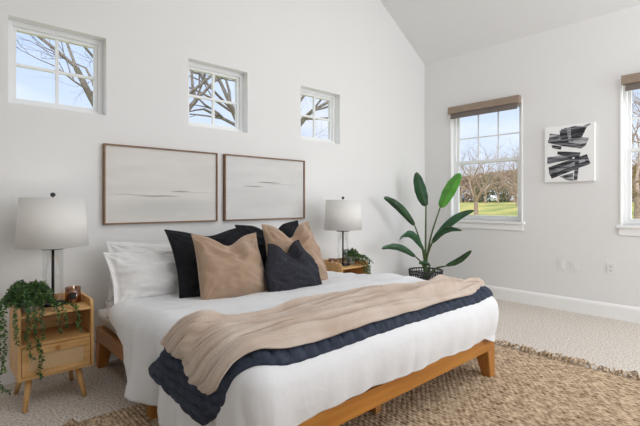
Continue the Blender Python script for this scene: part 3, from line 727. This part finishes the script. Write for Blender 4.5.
T1 = [[(.42, 3.06, .64), (.34, 3.02, .66), (.285, 2.98, .62), (.275, 2.95, .50), (.28, 2.93, .38), (.27, 2.92, .28), (.29, 2.93, .17), (.33, 2.93, .14)],
      [(.40, 3.04, .64), (.32, 2.95, .63), (.30, 2.92, .56), (.305, 2.91, .44), (.30, 2.90, .34), (.295, 2.91, .26)],
      [(.44, 3.02, .65), (.44, 2.93, .62), (.445, 2.905, .54), (.44, 2.90, .46), (.46, 2.90, .38), (.475, 2.90, .30), (.465, 2.90, .22), (.475, 2.90, .19)],
      [(.42, 3.02, .65), (.41, 2.92, .62), (.415, 2.91, .53), (.405, 2.905, .43), (.42, 2.905, .36), (.435, 2.905, .30)],
      [(.46, 3.03, .65), (.48, 2.94, .61), (.475, 2.905, .54), (.485, 2.90, .47), (.48, 2.90, .41)],
      [(.48, 3.05, .64), (.55, 2.97, .60), (.59, 2.925, .565), (.60, 2.91, .50), (.605, 2.91, .45)],
      [(.48, 3.04, .64), (.53, 2.96, .61), (.555, 2.92, .56), (.56, 2.905, .49), (.57, 2.905, .43)],
      [(.40, 3.04, .64), (.36, 2.95, .63), (.35, 2.91, .57), (.355, 2.905, .47), (.36, 2.90, .40)],
      [(.38, 3.06, .64), (.31, 3.04, .64), (.29, 3.03, .52), (.295, 3.02, .42)],
      [(.50, 3.06, .63), (.60, 3.0, .59), (.655, 2.96, .575), (.665, 2.925, .545), (.67, 2.915, .47), (.67, 2.91, .42)]]
trailing((.435, 3.075, .553), 'leafy trailing plant spilling over the front of the left nightstand', .055, .085, 95, .115, .085, T1, 3)
T2 = [[(3.27, 3.04, .66), (3.32, 2.97, .62), (3.34, 2.93, .54), (3.345, 2.925, .44), (3.35, 2.925, .36)],
      [(3.28, 3.05, .66), (3.38, 3.0, .63), (3.42, 2.99, .54), (3.425, 2.98, .44), (3.42, 2.98, .35)],
      [(3.27, 3.04, .66), (3.28, 2.96, .62), (3.30, 2.93, .53), (3.30, 2.93, .46)],
      [(3.28, 3.05, .66), (3.40, 3.02, .64), (3.44, 2.98, .60), (3.47, 2.96, .57)],
      [(3.27, 3.04, .66), (3.37, 2.96, .62), (3.385, 2.935, .54), (3.38, 2.93, .42)]]
trailing((3.285, 3.11, .553), 'leafy trailing plant spilling over the right nightstand behind the lamp', .05, .085, 42, .085, .075, T2, 5)

# ------------------------------------------------------------------ bird of paradise
def ray(px, py): r = px-320; return Vector(((r*466+181476)/631.4, (-r*390+181476)/577.6, -(py-203.)))
def at(px, py, d): return Vector((0, 0, 1.2))+ray(px, py)*(d/426.)
PC = Vector((4.68, 3.11, 0))
def big_plant():
    t = empty('bird_of_paradise', PC, 'tall bird of paradise plant with paddle leaves in the corner by the window', 'plant')
    ck = empty('wire_basket', PC, 'round black open-weave wire basket planter holding the tall plant', 'basket')
    bm = B(); n = 40; H = .34
    def rad(z): return .165+.045*(z/H)
    for k in range(9):
        z = .012+k*(H-.012)/8; r = rad(z); tube(bm, [(r*math.cos(2*PI*i/n), r*math.sin(2*PI*i/n), z) for i in range(n+1)], .007 if k < 8 else .010, 6, cap=False)
    obj('hoop', bm, M['wicker'], ck)
    bm = B()
    for i in range(36):
        a = 2*PI*i/36
        tube(bm, [((rad(z)+.004*(1 if (j+i) % 2 else -1))*math.cos(a+.02*j), (rad(z)+.004*(1 if (j+i) % 2 else -1))*math.sin(a+.02*j), z) for j, z in enumerate([.005+H*q/8 for q in range(9)])], .006, 5)
    obj('upright_wire', bm, M['wicker'], ck)
    bm = B(); lathe(bm, [(.002, .004), (.165, .004), (.165, .012), (.002, .012)], n=30); obj('basket_base', bm, M['wicker'], ck)
    bm = B(); lathe(bm, [(.10, .013), (.135, .22), (.127, .22), (.125, .20), (.002, .20)], n=32); obj('pot', bm, M['black'], t)
    bm = B(); lathe(bm, [(.124, .199), (.124, .204), (.002, .208)], n=24); obj('soil', bm, M['soil'], t)
    LV = [ # base px, tip px, depth base, depth tip, half width, bend, material, stem bow, twist
        ((415, 226), (384, 197), 5.35, 5.12, .050, .03, 'leafA', .25),
        ((426, 206.5), (416.5, 172), 5.4, 5.45, .078, .0, 'leafA', -.1),
        ((440, 208), (460, 173), 5.35, 5.25, .080, .02, 'leafB', .55),
        ((431, 244), (474, 210), 5.3, 5.0, .048, .05, 'leafC', .3),
        ((433, 241), (462, 230.5), 5.2, 4.95, .036, .045, 'leafA', .5),
        ((424, 250), (399.5, 239.5), 5.25, 5.0, .046, .08, 'leafC', .1),
        ((416, 257), (381.5, 248.5), 5.2, 4.95, .042, .04, 'leafC', .2),
        ((446, 266), (471.5, 250.5), 5.2, 4.95, .036, -.02, 'leafA', .3),
        ((430, 265), (419, 263.4), 5.3, 5.2, .028, .01, 'leafA', .2)]
    fw = Vector((.6751, .7376, 0))
    for k, (b, tp, d0, d1, hw, bend, mk_, tw) in enumerate(LV):
        pb, pt = at(*b, d0), at(*tp, d1); a = 2*PI*k/len(LV); root = PC+Vector((.03*math.cos(a), .03*math.sin(a), .205))
        midp = root.lerp(pb, .5)+Vector((0, 0, .05))-Vector(((pb-root).x*.12, (pb-root).y*.12, 0))
        cur = spline([tuple(root), tuple(midp), tuple(pb)], 8)
        bm = B(); tube(bm, [Vector(p)-PC for p in cur], [.015-.007*i/(len(cur)-1) for i in range(len(cur))], 8); obj('stalk', bm, M['stem'], t)
        mr = (pt-pb); L = mr.length; md = mr.normalized(); side = md.cross(fw).normalized(); side = (side*math.cos(tw)+fw*math.sin(tw)).normalized(); nrm = side.cross(md).normalized()
        if nrm.z < 0 and k not in (1, 2): nrm = -nrm
        NU, NV = 26, 9
        def fn(u, v):
            s = v*2-1; prof = (math.sin(PI*min(1, u**.9))**.46) if 0 < u < 1 else 0
            p = pb+mr*u+Vector((0, 0, 1))*bend*math.sin(PI*u)*1.5
            x = side*hw*1.0*prof*s; lift = nrm*(abs(s)*hw*prof*.42-.0*u)+nrm*.006*math.sin(u*24+s*2)*abs(s)
            return p+x+lift-PC
        bm = gridmesh(NU, NV, fn); bmesh.ops.remove_doubles(bm, verts=bm.verts, dist=1e-5)
        o = obj('leaf_blade', bm, M[mk_], t, True); sd = o.modifiers.new('t', 'SOLIDIFY'); sd.thickness = .0018
        bm = B(); tube(bm, [pb+mr*q+Vector((0, 0, 1))*bend*math.sin(PI*q)*1.5-nrm*.002-PC for q in [i/10 for i in range(11)]], [.0045-.0035*i/10 for i in range(11)], 6); obj('midrib', bm, M['stem'], o)
big_plant()

# ------------------------------------------------------------------ outdoors
bm = gridmesh(60, 30, lambda u, v: (-60+300*u, -80+300*v, -.35+1.75*sm(28, 85, -60+300*u)))
g = obj('ground', bm, M['grass']); g['kind'] = 'structure'
def branch(bm, p, d, L, r, depth, rnd, up, spread, sides):
    n = 4; pts = [p]; rr = [r]
    for i in range(n):
        d = (d+Vector((rnd.uniform(-1, 1), rnd.uniform(-1, 1), rnd.uniform(-1, 1)))*.17+Vector((0, 0, up))).normalized()
        p = p+d*L/n; pts.append(p); rr.append(r*(1-.35*(i+1)/n))
    tube(bm, pts, rr, sides if depth > 2 else 3, cap=False)
    if depth == 0: return
    k = 3 if depth > 1 else 4
    for i in range(k):
        idx = rnd.randint(2, n) if i else n
        q = pts[idx]; ax = d.orthogonal().normalized(); ax = Matrix.Rotation(rnd.uniform(0, 2*PI), 3, d) @ ax
        nd = (d*math.cos(spread)+ax*math.sin(spread)*rnd.uniform(.7, 1.3)).normalized()
        branch(bm, q, nd, L*rnd.uniform(.62, .85), rr[idx]*rnd.uniform(.55, .8), depth-1, rnd, up, spread, sides)
def tree(name, loc, h, r, depth, seed, m, lab, cat='tree', up=.03, spread=.6, group=None, lean=(0, 0, 1), trunk=.3):
    rnd = random.Random(seed); bm = B(); d = Vector(lean).normalized()
    tube(bm, [Vector((0, 0, 0)), d*h*trunk*.5, d*h*trunk], [r*1.25, r, r*.9], 8, cap=False)
    for i in range(4):
        a = 2*PI*i/4+rnd.uniform(-.4, .4); nd = (d+Vector((math.cos(a), math.sin(a), .1))*.75).normalized()
        branch(bm, d*h*trunk, nd, h*.27, r*.62, depth, rnd, up, spread, 6)
    o = obj(name, bm, m, None, True, loc); return tag(o, lab, cat, group)
tree('bare_tree', (3.2, 9.2, -.35), 8.4, .13, 5, 12, M['bark'], 'bare branching tree between the left and middle small windows', trunk=.26, up=.03)
tree('bare_tree', (7.9, 11.5, -.35), 9.0, .20, 5, 5, M['bark'], 'bare tree between the middle and right small windows', trunk=.27, up=.04, spread=.62)
big = [(27, 14.0, 5.8, .15, 3), (34, 13.6, 6.4, .13, 9), (29, 11.6, 5.6, .12, 14), (15.5, 1.5, 6.0, .13, 22), (22, 4.2, 6.5, .14, 17)]
labs = ['bare brown tree at the left of the window beside the plant', 'slender bare tree in the middle of the window beside the plant', 'bare brown tree at the right of the window beside the plant', 'bare brown tree seen in the window at the right edge of the photo', 'bare tree further back in the window at the right edge of the photo']
for (x, y, h, r, s), l in zip(big, labs): tree('bare_tree', (x, y, -.35), h, r, 4, s, M['bark2'], l, up=.04, trunk=.28)
def gz(x): return -.35+1.75*sm(28, 85, x)
src = tree('bare_tree', (62, 26, gz(62)), 7.0, .12, 4, 40, M['bark2'], 'bare brown tree in the far thicket beyond the field', group='bare trees in the far thicket', trunk=.15)
rnd = random.Random(8)
for i in range(16):
    c = src.copy(); COL.objects.link(c); x = rnd.uniform(70, 79); c.location = (x, x*(.06+.56*(i+rnd.uniform(0, .6))/16), gz(x)-.1); c.rotation_euler.z = rnd.uniform(0, 6.28)
    k = rnd.uniform(1.0, 1.45); c.scale = (k, k, k)
def blob(name, loc, sx, sy, sz, m, lab, cat, seed, group=None, kind=None, n=2600, lw=.32):
    rnd = random.Random(seed); bm = B()
    for i in range(n):
        a = rnd.uniform(0, 2*PI); v = rnd.uniform(-.1, 1); r = math.sqrt(max(0, 1-v*v))*rnd.uniform(.75, 1.05)
        p = Vector((sx*r*math.cos(a), sy*r*math.sin(a), sz*max(0, v*rnd.uniform(.85, 1.05))))
        leaflet(bm, p, Vector((rnd.uniform(-1, 1), rnd.uniform(-1, 1), rnd.uniform(-.2, 1))), Vector((rnd.uniform(-1, 1), rnd.uniform(-1, 1), 1)), lw*rnd.uniform(.6, 1.4), lw*.5)
    o = obj(name, bm, m, None, False, loc); return tag(o, lab, cat, group, kind)
blob('evergreen_bush', (80, 38.5, gz(80)), 3.6, 3.2, 5.4, M['ever'], 'dark green bushy tree beyond the field in the window beside the plant', 'tree', 2)
blob('dry_thicket', (112, 40, 1.2), 6, 52, 8.0, M['brush'], 'dry brown thicket lining the far side of the field', 'thicket', 3, kind='stuff', n=26000, lw=.9)
def car(loc, rz, m, lab):
    t = empty('parked_car', loc, lab, 'car'); t.rotation_euler.z = rz
    bm = B(); prism(bm, [(-2.1, -.85, .35), (2.1, -.85, .35), (2.15, -.85, .8), (1.2, -.85, .95), (.6, -.85, 1.45), (-1.2, -.85, 1.5), (-2.0, -.85, 1.0), (-2.15, -.85, .8)], (0, 1.7, 0)); obj('car_body', fixn(bm), m, t)
    bm = B(); prism(bm, [(1.0, -.86, .98), (.5, -.86, 1.38), (-1.1, -.86, 1.42), (-1.7, -.86, 1.02)], (0, 1.72, 0)); obj('side_windows', fixn(bm), M['dark'], t)
    for x in (-1.3, 1.3):
        for y in (-.8, .8):
            bm = B(); tube(bm, [(x, y-.12, .33), (x, y+.12, .33)], .33, 16); obj('wheel', bm, M['dark'], t)
car((93, 44.5, gz(93)), .75, mat('white_car_paint', (.85, .85, .85), .3), 'white car parked across the field')
car((88, 50.0, gz(88)), .8, mat('dark_car_paint', (.06, .065, .075), .3), 'dark car parked across the field, left of the white one')
